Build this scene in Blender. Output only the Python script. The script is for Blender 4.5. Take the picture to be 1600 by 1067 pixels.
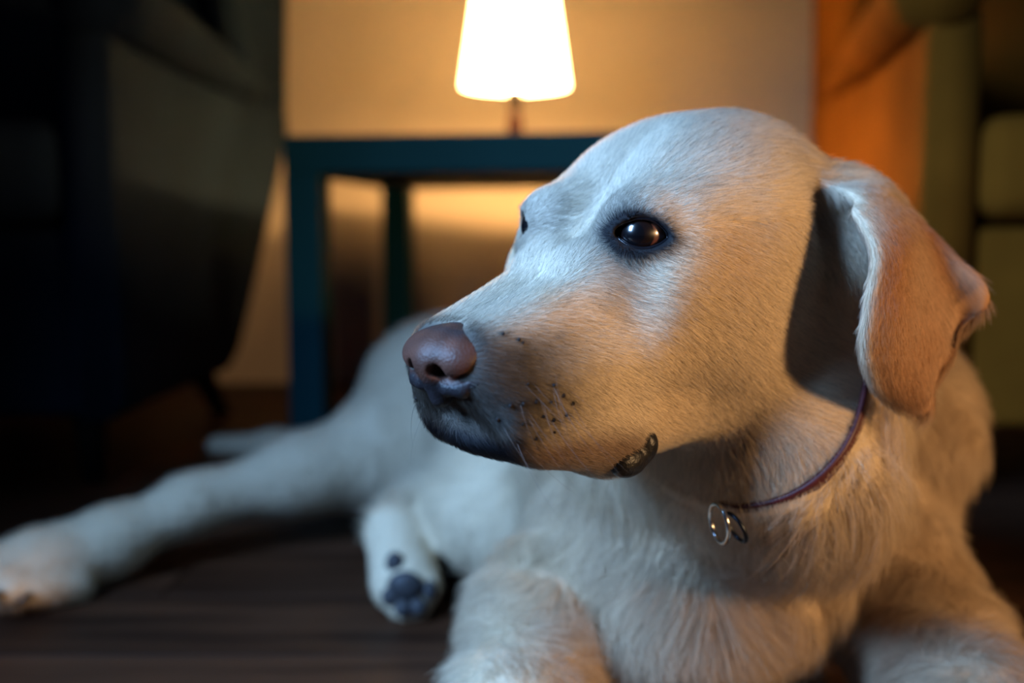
import bpy, bmesh, math
import numpy as np
from mathutils import Vector, Matrix

FUR = True
for o in list(bpy.data.objects):
    bpy.data.objects.remove(o)
scene = bpy.context.scene
COL = scene.collection
rng = np.random.default_rng(7)

# ------------------------------------------------------------------ camera
PITCH = math.radians(6.3)
cam_data = bpy.data.cameras.new('camera')
cam_data.lens = 35.0
cam_data.sensor_width = 36.0
cam_data.clip_start = 0.02
cam_data.dof.use_dof = True
cam_data.dof.focus_distance = 0.43
cam_data.dof.aperture_fstop = 3.4
cam = bpy.data.objects.new('camera', cam_data)
cam.location = (0, 0, 0.32)
cam.rotation_euler = (math.pi / 2 - PITCH, 0, 0)
COL.objects.link(cam)
scene.camera = cam

# ------------------------------------------------------------------ world and light
scene.view_settings.view_transform = 'Standard'
scene.view_settings.look = 'None'
scene.view_settings.gamma = 1.0
scene.view_settings.use_curve_mapping = False
scene.view_settings.exposure = 0.12

world = bpy.data.worlds.new('dusk')
scene.world = world
world.use_nodes = True
bg = world.node_tree.nodes['Background']
bg.inputs['Color'].default_value = (0.30, 0.50, 1.0, 1)
bg.inputs['Strength'].default_value = 0.030


def add_light(name, kind, loc, target, energy, color, **kw):
    d = bpy.data.lights.new(name, kind)
    d.energy = energy
    d.color = color
    for k, v in kw.items():
        setattr(d, k, v)
    o = bpy.data.objects.new(name, d)
    o.location = loc
    o.rotation_euler = (Vector(target) - Vector(loc)).to_track_quat('-Z', 'Y').to_euler()
    COL.objects.link(o)
    return o


# assumed unseen lights: cool one added at the left, warm one added at the right
add_light('assumed_cool_fill', 'AREA', (-0.76, -0.04, 0.86), (0.03, 0.48, 0.27), 9.6, (0.28, 0.54, 1.0),  # assumed daylight, added as a small narrowed area light close to the dog
          shape='RECTANGLE', size=0.36, size_y=0.56, spread=math.radians(78))
add_light('assumed_warm_lamp', 'SPOT', (1.05, -0.12, 0.36), (0.12, 0.52, 0.24), 46.0, (1.0, 0.59, 0.27), shadow_soft_size=0.07,  # assumed lamp, added as a spot with its cone narrowed to spare the wall
          spot_size=math.radians(66), spot_blend=0.6)


# ------------------------------------------------------------------ materials
def new_mat(name):
    m = bpy.data.materials.new(name)
    m.use_nodes = True
    return m, m.node_tree.nodes, m.node_tree.links, m.node_tree.nodes['Principled BSDF']


def fabric(name, col, scale=180.0, bump=0.25, rough=0.9, sheen=0.3):
    m, n, l, b = new_mat(name)
    tc = n.new('ShaderNodeTexCoord')
    nz = n.new('ShaderNodeTexNoise'); nz.inputs['Scale'].default_value = scale; nz.inputs['Detail'].default_value = 4
    wv = n.new('ShaderNodeTexNoise'); wv.inputs['Scale'].default_value = 6; wv.inputs['Detail'].default_value = 3
    l.new(tc.outputs['Object'], nz.inputs['Vector']); l.new(tc.outputs['Object'], wv.inputs['Vector'])
    r = n.new('ShaderNodeValToRGB')
    r.color_ramp.elements[0].color = (*[c * 0.75 for c in col], 1); r.color_ramp.elements[0].position = 0.3
    r.color_ramp.elements[1].color = (*[min(1, c * 1.2) for c in col], 1); r.color_ramp.elements[1].position = 0.7
    l.new(wv.outputs['Fac'], r.inputs['Fac']); l.new(r.outputs['Color'], b.inputs['Base Color'])
    bp = n.new('ShaderNodeBump'); bp.inputs['Strength'].default_value = bump; bp.inputs['Distance'].default_value = 0.002
    l.new(nz.outputs['Fac'], bp.inputs['Height']); l.new(bp.outputs['Normal'], b.inputs['Normal'])
    b.inputs['Roughness'].default_value = rough
    b.inputs['Sheen Weight'].default_value = sheen
    b.inputs['Specular IOR Level'].default_value = 0.04
    return m


def plain(name, col, rough=0.5, spec=0.5, noise=0.0, scale=20.0, metal=0.0, bump=0.0):
    m, n, l, b = new_mat(name)
    b.inputs['Roughness'].default_value = rough
    b.inputs['Specular IOR Level'].default_value = spec
    b.inputs['Metallic'].default_value = metal
    tc = n.new('ShaderNodeTexCoord')
    nz = n.new('ShaderNodeTexNoise'); nz.inputs['Scale'].default_value = scale; nz.inputs['Detail'].default_value = 5
    l.new(tc.outputs['Object'], nz.inputs['Vector'])
    r = n.new('ShaderNodeValToRGB')
    r.color_ramp.elements[0].color = (*[c * (1 - noise) for c in col], 1); r.color_ramp.elements[0].position = 0.35
    r.color_ramp.elements[1].color = (*[min(1, c * (1 + noise)) for c in col], 1); r.color_ramp.elements[1].position = 0.65
    l.new(nz.outputs['Fac'], r.inputs['Fac']); l.new(r.outputs['Color'], b.inputs['Base Color'])
    if bump:
        bp = n.new('ShaderNodeBump'); bp.inputs['Strength'].default_value = bump; bp.inputs['Distance'].default_value = 0.001
        l.new(nz.outputs['Fac'], bp.inputs['Height']); l.new(bp.outputs['Normal'], b.inputs['Normal'])
    return m


def wood_floor():
    m, n, l, b = new_mat('floor_wood')
    tc = n.new('ShaderNodeTexCoord')
    oi = n.new('ShaderNodeObjectInfo')
    mp = n.new('ShaderNodeMapping'); mp.inputs['Scale'].default_value = (2.2, 26, 26)
    l.new(tc.outputs['Object'], mp.inputs['Vector'])
    ad = n.new('ShaderNodeVectorMath'); ad.operation = 'ADD'
    l.new(mp.outputs['Vector'], ad.inputs[0])
    mu = n.new('ShaderNodeVectorMath'); mu.operation = 'SCALE'; mu.inputs[0].default_value = (37, 53, 11)
    l.new(oi.outputs['Random'], mu.inputs['Scale']); l.new(mu.outputs['Vector'], ad.inputs[1])
    nz = n.new('ShaderNodeTexNoise'); nz.inputs['Scale'].default_value = 1.4; nz.inputs['Detail'].default_value = 8; nz.inputs['Distortion'].default_value = 0.6
    l.new(ad.outputs['Vector'], nz.inputs['Vector'])
    r = n.new('ShaderNodeValToRGB')
    r.color_ramp.elements[0].color = (0.022, 0.0085, 0.0045, 1); r.color_ramp.elements[0].position = 0.32
    r.color_ramp.elements[1].color = (0.082, 0.033, 0.016, 1); r.color_ramp.elements[1].position = 0.70
    l.new(nz.outputs['Fac'], r.inputs['Fac'])
    hs = n.new('ShaderNodeHueSaturation')
    mr = n.new('ShaderNodeMapRange'); mr.inputs['To Min'].default_value = 0.75; mr.inputs['To Max'].default_value = 1.25
    l.new(oi.outputs['Random'], mr.inputs['Value']); l.new(mr.outputs['Result'], hs.inputs['Value'])
    l.new(r.outputs['Color'], hs.inputs['Color']); l.new(hs.outputs['Color'], b.inputs['Base Color'])
    b.inputs['Roughness'].default_value = 0.5
    b.inputs['Specular IOR Level'].default_value = 0.14
    bp = n.new('ShaderNodeBump'); bp.inputs['Strength'].default_value = 0.15; bp.inputs['Distance'].default_value = 0.001
    l.new(nz.outputs['Fac'], bp.inputs['Height']); l.new(bp.outputs['Normal'], b.inputs['Normal'])
    return m


# ------------------------------------------------------------------ mesh helpers
def link(name, me, mat=None, parent=None, smooth=True):
    o = bpy.data.objects.new(name, me)
    COL.objects.link(o)
    if mat:
        me.materials.clear(); me.materials.append(mat)
    if smooth:
        me.polygons.foreach_set('use_smooth', np.ones(len(me.polygons), bool))
    if parent:
        o.parent = parent
        o.matrix_parent_inverse = parent.matrix_basis.inverted()
    return o


def tag(o, label, cat=None, group=None, kind=None):
    if label: o['label'] = label
    if cat: o['category'] = cat
    if group: o['group'] = group
    if kind: o['kind'] = kind
    return o


def mesh_from(name, v, f):
    me = bpy.data.meshes.new(name)
    me.from_pydata([tuple(map(float, p)) for p in v], [], [tuple(map(int, q)) for q in f])
    me.update()
    return me


def box_mesh(name, lo, hi, bev=0.003, seg=2):
    bm = bmesh.new()
    bmesh.ops.create_cube(bm, size=1.0)
    for v in bm.verts:
        v.co = Vector([(lo[i] + hi[i]) / 2 + v.co[i] * (hi[i] - lo[i]) for i in range(3)])
    if bev:
        bmesh.ops.bevel(bm, geom=list(bm.edges), offset=bev, segments=seg, profile=0.5, affect='EDGES')
    me = bpy.data.meshes.new(name); bm.to_mesh(me); bm.free()
    return me


def tube_mesh(name, pts, radii, seg=12, closed=False, caps=True):
    pts = np.asarray(pts, float); n = len(pts)
    radii = np.broadcast_to(np.asarray(radii, float), (n,))
    tang = np.gradient(pts, axis=0) if not closed else (np.roll(pts, -1, 0) - np.roll(pts, 1, 0))
    tang /= np.linalg.norm(tang, axis=1)[:, None] + 1e-12
    up = np.array([0.13, 0.31, 0.94])
    a = np.cross(tang, up); a /= np.linalg.norm(a, axis=1)[:, None] + 1e-12
    b = np.cross(tang, a)
    th = np.linspace(0, 2 * np.pi, seg, endpoint=False)
    v = (pts[:, None] + radii[:, None, None] * (np.cos(th)[None, :, None] * a[:, None] + np.sin(th)[None, :, None] * b[:, None])).reshape(-1, 3)
    f = []
    for i in range(n if closed else n - 1):
        j = (i + 1) % n
        for k in range(seg):
            k2 = (k + 1) % seg
            f.append((i * seg + k, i * seg + k2, j * seg + k2, j * seg + k))
    if caps and not closed:
        f.append(tuple(range(seg))[::-1]); f.append(tuple((n - 1) * seg + k for k in range(seg)))
    return mesh_from(name, v, f)


def lathe_mesh(name, prof, seg=48, caps=True):
    th = np.linspace(0, 2 * np.pi, seg, endpoint=False)
    v = [(r * math.cos(t), r * math.sin(t), z) for r, z in prof for t in th]
    f = []
    for i in range(len(prof) - 1):
        for k in range(seg):
            k2 = (k + 1) % seg
            f.append((i * seg + k, i * seg + k2, (i + 1) * seg + k2, (i + 1) * seg + k))
    if caps:
        f.append(tuple(range(seg))[::-1]); f.append(tuple((len(prof) - 1) * seg + k for k in range(seg)))
    return mesh_from(name, v, f)


def catmull(P, n):
    P = np.asarray(P, float)
    m = len(P); t = np.linspace(0, m - 1, n); i = np.clip(t.astype(int), 0, m - 2); u = (t - i)[:, None] if P.ndim == 2 else (t - i)[:, None, None]
    g = lambda k: P[np.clip(k, 0, m - 1)]
    p0, p1, p2, p3 = g(i - 1), g(i), g(i + 1), g(i + 2)
    p0 = np.where((i == 0).reshape((-1,) + (1,) * (P.ndim - 1)), 2 * p1 - p2, p0)
    p3 = np.where((i == m - 2).reshape((-1,) + (1,) * (P.ndim - 1)), 2 * p2 - p1, p3)
    return 0.5 * (2 * p1 + (p2 - p0) * u + (2 * p0 - 5 * p1 + 4 * p2 - p3) * u ** 2 + (3 * p1 - p0 - 3 * p2 + p3) * u ** 3)


# ================================================================== the room
m_floor = wood_floor()
m_wall = plain('wall_paint', (0.42, 0.35, 0.28), 0.9, 0.2, 0.03, 3.0, bump=0.05)
m_teal = plain('teal_paint', (0.0028, 0.037, 0.046), 0.6, 0.08, 0.06, 8.0)
m_gap = plain('floor_underlay', (0.012, 0.008, 0.006), 0.9)

WALL_Y = 2.09
fl = link('floor', box_mesh('floor', (-2.6, -1.2, -0.03), (2.6, WALL_Y + 0.05, -0.006), 0), m_gap, smooth=False)
fl['kind'] = 'structure'
PW, PL = 0.125, 1.22
plank_me = box_mesh('plank', (0.001, 0.0008, -0.008), (PL - 0.001, PW - 0.0008, 0.0), 0.0004, 1)
plank_me.materials.append(m_floor)
row = 0
y = -1.15
while y < WALL_Y - 0.02:
    x = -2.55 - (row * 0.47) % PL
    while x < 2.5:
        o = bpy.data.objects.new('plank', plank_me)
        o.location = (x, y, 0)
        COL.objects.link(o); o.parent = fl
        x += PL
    y += PW; row += 1
w = link('wall_back', box_mesh('wall_back', (-2.6, WALL_Y, -0.03), (2.6, WALL_Y + 0.1, 2.5), 0), m_wall, smooth=False)
w['kind'] = 'structure'


def empty(name, loc, rot=0.0):
    o = bpy.data.objects.new(name, None)
    o.empty_display_size = 0.05
    o.location = loc; o.rotation_euler = (0, 0, rot)
    COL.objects.link(o)
    return o


def child(name, me, mat, root, smooth=True):
    o = bpy.data.objects.new(name, me)
    me.materials.clear(); me.materials.append(mat)
    if smooth:
        me.polygons.foreach_set('use_smooth', np.ones(len(me.polygons), bool))
    COL.objects.link(o); o.parent = root
    return o


# ---- square side table
tb = tag(empty('side_table', (-0.313, 1.38, 0), math.radians(-8.0)), 'square teal painted side table standing between the two armchairs, lamp on top', 'table')
child('tabletop', box_mesh('tabletop', (0, 0, 0.40), (0.55, 0.55, 0.45), 0.0025), m_teal, tb, False)
leg_me = box_mesh('leg', (0, 0, 0), (0.05, 0.05, 0.40), 0.002)
for lx, ly in ((0, 0), (0.50, 0), (0, 0.50), (0.50, 0.50)):
    child('leg', leg_me, m_teal, tb, False).location = (lx, ly, 0)

# ---- table lamp
lp = tag(empty('table_lamp', (0.005, 1.67, 0.4505)), 'small lit table lamp with a tapered white shade and slim reddish foot', 'lamp')
m_foot, n_, l_, b_ = new_mat('lamp_foot')
b_.inputs['Base Color'].default_value = (0.014, 0.0025, 0.0012, 1); b_.inputs['Roughness'].default_value = 0.5; b_.inputs['Specular IOR Level'].default_value = 0.1
child('foot', lathe_mesh('foot', [(0.027, 0), (0.0275, 0.003), (0.025, 0.006), (0.016, 0.013), (0.0128, 0.022), (0.0128, 0.045), (0.010, 0.060), (0.008, 0.074)], 32), m_foot, lp)
m_sock = plain('lamp_socket', (0.006, 0.004, 0.003), 0.6, 0.1)
child('socket', lathe_mesh('socket', [(0.009, 0.072), (0.012, 0.074), (0.013, 0.098), (0.010, 0.102)], 24), m_sock, lp)
m_bulb, n_, l_, b_ = new_mat('bulb_glow')
b_.inputs['Emission Color'].default_value = (1.0, 0.56, 0.20, 1); b_.inputs['Emission Strength'].default_value = 1000.0
child('bulb', lathe_mesh('bulb', [(0.010, 0.101), (0.012, 0.107), (0.019, 0.120), (0.022, 0.135), (0.019, 0.151), (0.011, 0.160), (0.003, 0.163)], 24), m_bulb, lp)
m_shade, n_, l_, b_ = new_mat('lamp_shade')
tr = n_.new('ShaderNodeBsdfTranslucent'); tr.inputs['Color'].default_value = (0.85, 0.78, 0.62, 1)
df = n_.new('ShaderNodeBsdfDiffuse'); df.inputs['Color'].default_value = (0.85, 0.82, 0.75, 1)
mx = n_.new('ShaderNodeMixShader'); mx.inputs['Fac'].default_value = 0.45
l_.new(tr.outputs[0], mx.inputs[1]); l_.new(df.outputs[0], mx.inputs[2]); em = n_.new('ShaderNodeEmission'); em.inputs['Color'].default_value = (1.0, 0.60, 0.25, 1); em.inputs['Strength'].default_value = 12.0
sh = n_.new('ShaderNodeAddShader'); l_.new(mx.outputs[0], sh.inputs[0]); l_.new(em.outputs[0], sh.inputs[1])
l_.new(sh.outputs[0], n_['Material Output'].inputs['Surface'])
pr = [(0.088 - 0.028 * t, 0.106 + 0.19 * t) for t in np.linspace(0, 1, 10)]
pr_in = [(r - 0.0012, z) for r, z in pr[::-1]]
child('shade', lathe_mesh('shade', pr + pr_in + [pr[0]], 64, False), m_shade, lp)
m_wire = plain('lamp_wire', (0.3, 0.28, 0.25), 0.4, metal=1.0)
ring = [(0.0595 * math.cos(a), 0.0595 * math.sin(a), 0.294) for a in np.linspace(0, 2 * math.pi, 40, endpoint=False)]
child('shade_ring', tube_mesh('shade_ring', ring, 0.0015, 8, True), m_wire, lp)


# ---- wing armchairs
def soft_box(name, lo, hi, bev, puff=0.0):
    me = box_mesh(name, lo, hi, bev, 5)
    if puff:
        c = [(a + b) / 2 for a, b in zip(lo, hi)]; h = [(b - a) / 2 for a, b in zip(lo, hi)]
        bm = bmesh.new(); bm.from_mesh(me)
        bmesh.ops.subdivide_edges(bm, edges=list(bm.edges), cuts=3, use_grid_fill=True)
        for v in bm.verts:
            q = [(v.co[i] - c[i]) / h[i] for i in range(3)]
            for i in range(3):
                j, k = (i + 1) % 3, (i + 2) % 3
                v.co[i] += puff * q[i] * (1 - q[j] ** 2) * (1 - q[k] ** 2)
        bm.to_mesh(me); bm.free()
    return me


def loft(name, sections, closed=True):
    """closed cross sections (lists of points) joined into a skin with end caps"""
    n = len(sections[0]); v = [p for s in sections for p in s]; f = []
    for i in range(len(sections) - 1):
        for k in range(n):
            k2 = (k + 1) % n
            f.append((i * n + k, i * n + k2, (i + 1) * n + k2, (i + 1) * n + k))
    f.append(tuple(range(n))[::-1]); f.append(tuple((len(sections) - 1) * n + k for k in range(n)))
    return mesh_from(name, v, f)


def rrect(cx, cz, w, h, r, n=6):
    pts = []
    for sx, sz, a0 in ((1, 1, 0), (-1, 1, 90), (-1, -1, 180), (1, -1, 270)):
        for a in np.linspace(a0, a0 + 90, n):
            a = math.radians(a)
            pts.append((cx + sx * (w / 2 - r) + r * math.cos(a), cz + sz * (h / 2 - r) + r * math.sin(a)))
    return pts


def armchair(loc, rot, mat, label):
    """faces -Y, origin on the floor in the middle of its front"""
    root = tag(empty('wing_armchair', loc, rot), label, 'armchair', 'pair of wing armchairs')
    m_leg = plain('chair_leg_wood', (0.01, 0.006, 0.004), 0.8, 0.1)
    W = 0.41
    child('seat_base', soft_box('seat_base', (-W + 0.06, 0.012, 0.09), (W - 0.06, 0.46, 0.325), 0.015), mat, root)
    child('seat_cushion', soft_box('seat_cushion', (-W + 0.064, -0.012, 0.332), (W - 0.064, 0.60, 0.452), 0.032, 0.014), mat, root)
    secs = []
    for t in np.linspace(0, 1, 9):
        z = 0.12 + t * 0.90
        yy = 0.37 + 0.31 * t ** 0.6
        hw = W - 0.055 + 0.01 * math.sin(t * 3)
        secs.append([(x, yy + yv, z) for x, yv in rrect(0, 0.075, 2 * hw, 0.15, 0.055)])
    child('backrest', loft('backrest', secs), mat, root)
    child('back_cushion', soft_box('back_cushion', (-W + 0.10, 0.505, 0.455), (W - 0.10, 0.64, 0.98), 0.05, 0.03), mat, root).rotation_euler = (math.radians(-4), 0, 0)
    for s in (-1, 1):
        # flat side panel under the arm, narrowing to the floor at the back
        secs = []
        for t in np.linspace(0, 1, 20):
            yv = t * 0.775
            lo = 0.09 + 0.40 * max(0.0, (yv - 0.47) / 0.305) ** 1.1; hi = 0.575 - 0.02 * t
            xo = W - 0.012 * math.sin(t * math.pi) + 0.0 * t
            secs.append([(s * x, yv, z) for x, z in rrect(xo - 0.030, (lo + hi) / 2, 0.056, hi - lo, 0.02)])
        child('side_panel', loft('side_panel', secs), mat, root)
        # rolled arm, tapering to the back where the wing grows out of it
        secs = []
        for t in np.linspace(0, 1, 10):
            yv = -0.008 + t * 0.64
            r = 0.052 - 0.024 * t ** 1.6
            cx, cz = W - 0.026 + 0.014 * (1 - t), 0.600 - 0.03 * t
            secs.append([(s * (cx + r * math.cos(a)), yv, cz + r * 0.95 * math.sin(a)) for a in np.linspace(0, 2 * math.pi, 24, endpoint=False)])
        child('arm_roll', loft('arm_roll', secs), mat, root)
        # wing
        secs = []
        for t in np.linspace(0, 1, 12):
            z = 0.53 + t * 0.47
            d = 0.035 + 0.21 * math.sin(min(1, t * 1.25 + 0.12) * math.pi * 0.62)
            back = 0.775 + 0.045 * t
            pts = []
            m = 10
            for i in range(m):
                q = i / (m - 1)
                pts.append((s * (W - 0.004 - 0.05 * math.sin(q * math.pi * 0.9) * (0.3 + t)), back - q * (d + 0.04), z))
            for i in range(m):
                q = 1 - i / (m - 1)
                pts.append((s * (W - 0.055 - 0.045 * math.sin(q * math.pi * 0.9) * (0.3 + t)), back - q * (d + 0.04), z))
            secs.append(pts)
        child('wing', loft('wing', secs), mat, root)
        for yv, lean in ((0.06, -0.0), (0.44, 0.10)):
            child('leg', tube_mesh('leg', [(s * (W - 0.07), yv, 0.10), (s * (W - 0.065), yv + lean, 0.0)], [0.022, 0.014], 12), m_leg, root)
    return root


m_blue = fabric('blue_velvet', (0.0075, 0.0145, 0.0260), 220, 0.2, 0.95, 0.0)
m_yellow = fabric('mustard_velvet', (0.19, 0.062, 0.006), 220, 0.2, 0.95, 0.0)
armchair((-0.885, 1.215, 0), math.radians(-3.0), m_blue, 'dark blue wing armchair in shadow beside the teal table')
armchair((0.875, 1.10, 0), math.radians(-7.0), m_yellow, 'mustard yellow wing armchair behind the dog')


# ================================================================== the dog, modelled as a distance field in centimetres
# head frame: x towards the nose, y towards the dog's left, z up, origin between the eyes
def head_rot(yaw, pitch, roll):
    y, p, r = map(math.radians, (yaw, pitch, roll))
    f = np.array([-math.sin(y) * math.cos(p), -math.cos(y) * math.cos(p), -math.sin(p)])
    l0 = np.array([math.cos(y), -math.sin(y), 0]); u0 = np.cross(f, l0)
    return np.stack([f, l0 * math.cos(r) + u0 * math.sin(r), -l0 * math.sin(r) + u0 * math.cos(r)])


HM = head_rot(45, 8, -3)
HO = np.array((3.40, 46.25, 31.70))
H = lambda p: np.asarray(p, float) @ HM + HO          # head frame -> world (cm)
HL = lambda p: (np.asarray(p, float) - HO) @ HM.T     # world (cm) -> head frame


def axis(lo, hi, flo, fhi, fine, coarse):
    a = np.arange(flo, fhi, fine)
    left = []; x = flo; s = fine
    while x > lo:
        s = min(coarse, s * 1.12); x -= s; left.append(x)
    right = []; x = a[-1]; s = fine
    while x < hi:
        s = min(coarse, s * 1.12); x += s; right.append(x)
    return np.concatenate([left[::-1], a, right]).astype(np.float32)


class Field:
    def __init__(self, ax):
        self.ax = ax
        self.f = np.full([len(a) for a in ax], 50.0, np.float32)

    def block(self, lo, hi):
        s = []
        for a, l, h in zip(self.ax, lo, hi):
            i0, i1 = np.searchsorted(a, l), np.searchsorted(a, h)
            s.append(slice(max(0, i0 - 1), min(len(a), i1 + 1)))
        if any(q.stop <= q.start for q in s):
            return None, None
        X, Y, Z = (a[q] for a, q in zip(self.ax, s))
        return tuple(s), (X[:, None, None], Y[None, :, None], Z[None, None, :])

    def apply(self, lo, hi, fn, k, sub=False):
        m = k + 0.8
        s, g = self.block(np.asarray(lo) - m, np.asarray(hi) + m)
        if s is None: return
        d = fn(*g); a = self.f[s]
        if sub:
            d = -d
            h = np.maximum(k - np.abs(a - d), 0) / k
            self.f[s] = np.maximum(a, d) + h * h * k * 0.25
        else:
            h = np.maximum(k - np.abs(a - d), 0) / k
            self.f[s] = np.minimum(a, d) - h * h * k * 0.25

    def ell(self, c, r, M=None, k=1.0, sub=False):
        c = np.asarray(c, float); r = np.asarray(r, float); M = np.eye(3) if M is None else np.asarray(M)
        ext = np.sqrt(((M * r[:, None]) ** 2).sum(0))

        def fn(X, Y, Z):
            x, y, z = X - c[0], Y - c[1], Z - c[2]
            q = [(x * M[i, 0] + y * M[i, 1] + z * M[i, 2]).astype(np.float32) for i in range(3)]
            k0 = np.sqrt(sum((q[i] / r[i]) ** 2 for i in range(3))); k1 = np.sqrt(sum((q[i] / r[i] ** 2) ** 2 for i in range(3)))
            return k0 * (k0 - 1) / (k1 + 1e-6)
        self.apply(c - ext, c + ext, fn, k, sub)

    def cone(self, a, b, ra, rb, k=1.0, sub=False):
        a, b = np.asarray(a, float), np.asarray(b, float)
        ab = b - a; L2 = ab @ ab

        def fn(X, Y, Z):
            x, y, z = X - a[0], Y - a[1], Z - a[2]
            t = np.clip((x * ab[0] + y * ab[1] + z * ab[2]) / L2, 0, 1)
            return (np.sqrt((x - t * ab[0]) ** 2 + (y - t * ab[1]) ** 2 + (z - t * ab[2]) ** 2) - (ra + (rb - ra) * t)).astype(np.float32)
        R = max(ra, rb)
        self.apply(np.minimum(a, b) - R, np.maximum(a, b) + R, fn, k, sub)

    def chain(self, pts, rs, k=1.0, sub=False):
        for i in range(len(pts) - 1):
            self.cone(pts[i], pts[i + 1], rs[i], rs[i + 1], k, sub)

    def sheet(self, pts, rad, k=1.0):
        """a bent flap given as a dense cloud of points with radii"""
        lo, hi = pts.min(0) - rad.max(), pts.max(0) + rad.max()
        s, g = self.block(lo - k - 1, hi + k + 1)
        tmp = np.full([q.stop - q.start for q in s], 50.0, np.float32)
        axs = [a[q] for a, q in zip(self.ax, s)]
        for p, r in zip(pts, rad):
            w = r + k + 0.5
            sl = tuple(slice(np.searchsorted(a, p[i] - w), np.searchsorted(a, p[i] + w)) for i, a in enumerate(axs))
            X, Y, Z = (a[q] for a, q in zip(axs, sl))
            d = np.sqrt((X[:, None, None] - p[0]) ** 2 + (Y[None, :, None] - p[1]) ** 2 + (Z[None, None, :] - p[2]) ** 2) - r
            tmp[sl] = np.minimum(tmp[sl], d)
        a = self.f[s]; h = np.maximum(k - np.abs(a - tmp), 0) / k
        self.f[s] = np.minimum(a, tmp) - h * h * k * 0.25

    def sample(self, p):
        p = np.atleast_2d(p); ii = []; tt = []
        for d in range(3):
            a = self.ax[d]; i = np.clip(np.searchsorted(a, p[:, d]) - 1, 0, len(a) - 2)
            ii.append(i); tt.append((p[:, d] - a[i]) / (a[i + 1] - a[i]))
        out = 0
        for i in (0, 1):
            for j in (0, 1):
                for k in (0, 1):
                    wgt = (tt[0] if i else 1 - tt[0]) * (tt[1] if j else 1 - tt[1]) * (tt[2] if k else 1 - tt[2])
                    out = out + wgt * self.f[ii[0] + i, ii[1] + j, ii[2] + k]
        return out

    def march(self, o, d, t0, t1, n=600):
        t = np.linspace(t0, t1, n); v = self.sample(o + t[:, None] * d)
        s = np.nonzero((v[:-1] > 0) != (v[1:] > 0))[0]
        return t[s[0]] if len(s) else None

    def mesh(self):
        f = self.f; ins = f < 0
        nx, ny, nz = f.shape
        c = np.zeros((nx - 1, ny - 1, nz - 1), np.uint8)
        for i in (0, 1):
            for j in (0, 1):
                for k in (0, 1):
                    c += ins[i:nx - 1 + i, j:ny - 1 + j, k:nz - 1 + k]
        act = np.argwhere((c > 0) & (c < 8))
        idx = np.full(c.shape, -1, np.int32)
        idx[tuple(act.T)] = np.arange(len(act))
        corners = [(i, j, k) for i in (0, 1) for j in (0, 1) for k in (0, 1)]
        val = np.stack([f[act[:, 0] + i, act[:, 1] + j, act[:, 2] + k] for i, j, k in corners], 1)
        pos = np.stack([np.stack([self.ax[0][act[:, 0] + i], self.ax[1][act[:, 1] + j], self.ax[2][act[:, 2] + k]], 1) for i, j, k in corners], 1)
        acc = np.zeros((len(act), 3)); cnt = np.zeros(len(act))
        for a in range(8):
            for b in range(a + 1, 8):
                if sum(x != y for x, y in zip(corners[a], corners[b])) == 1:
                    m = (val[:, a] < 0) != (val[:, b] < 0)
                    t = val[:, a] / np.where(m, val[:, a] - val[:, b], 1)
                    acc += np.where(m[:, None], pos[:, a] + t[:, None] * (pos[:, b] - pos[:, a]), 0); cnt += m
        v = acc / cnt[:, None]
        quads = []
        for d in range(3):
            u, w = (d + 1) % 3, (d + 2) % 3
            sl0 = [slice(1, -1)] * 3; sl1 = [slice(1, -1)] * 3
            sl0[d] = slice(0, -1); sl1[d] = slice(1, None)
            A, B = ins[tuple(sl0)], ins[tuple(sl1)]
            e = np.argwhere(A != B)
            flip = A[tuple(e.T)]
            off = np.ones(3, int); off[d] = 0
            e = e + off
            du = np.zeros(3, int); du[u] = 1
            dw = np.zeros(3, int); dw[w] = 1
            q = np.stack([idx[tuple((e - du - dw).T)], idx[tuple((e - dw).T)], idx[tuple(e.T)], idx[tuple((e - du).T)]], 1)
            q = np.where(flip[:, None], q, q[:, ::-1])
            quads.append(q)
        return v, np.concatenate(quads)


def relax(v, q, it=2, lam=0.5, mu=-0.52):
    e = np.concatenate([q[:, [0, 1]], q[:, [1, 2]], q[:, [2, 3]], q[:, [3, 0]]])
    e = np.concatenate([e, e[:, ::-1]])
    n = np.bincount(e[:, 0], minlength=len(v))[:, None]
    for i in range(it * 2):
        s = np.stack([np.bincount(e[:, 0], v[e[:, 1], d], minlength=len(v)) for d in range(3)], 1) / n
        v = v + (lam if i % 2 == 0 else mu) * (s - v)
    return v


def biggest(v, q):
    """keep only the largest connected piece"""
    lab = np.arange(len(v))
    while True:
        m = lab[q].min(1)
        new = lab.copy()
        for i in range(4):
            np.minimum.at(new, q[:, i], m)
        new = new[new]
        if (new == lab).all(): break
        lab = new
    keep = lab == np.bincount(lab).argmax()
    mp = np.cumsum(keep) - 1
    return v[keep], mp[q[keep[q[:, 0]]]]


def np_mesh(name, v, q):
    me = bpy.data.meshes.new(name)
    me.vertices.add(len(v)); me.vertices.foreach_set('co', np.asarray(v, np.float32).ravel())
    me.loops.add(q.size); me.loops.foreach_set('vertex_index', q.astype(np.int32).ravel())
    me.polygons.add(len(q)); me.polygons.foreach_set('loop_start', np.arange(0, q.size, q.shape[1], dtype=np.int32))
    me.update(calc_edges=True); me.validate()
    return me


F = Field([axis(-72, 46, -6.5, 28, 0.17, 0.6), axis(28, 138, 37, 61, 0.17, 0.6), axis(-1, 46, 15, 41, 0.17, 0.6)])
BM = np.array([[math.cos(0.48), math.sin(0.48), 0], [-math.sin(0.48), math.cos(0.48), 0], [0, 0, 1]])   # x across, y along the trunk (chest -> rump)

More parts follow.
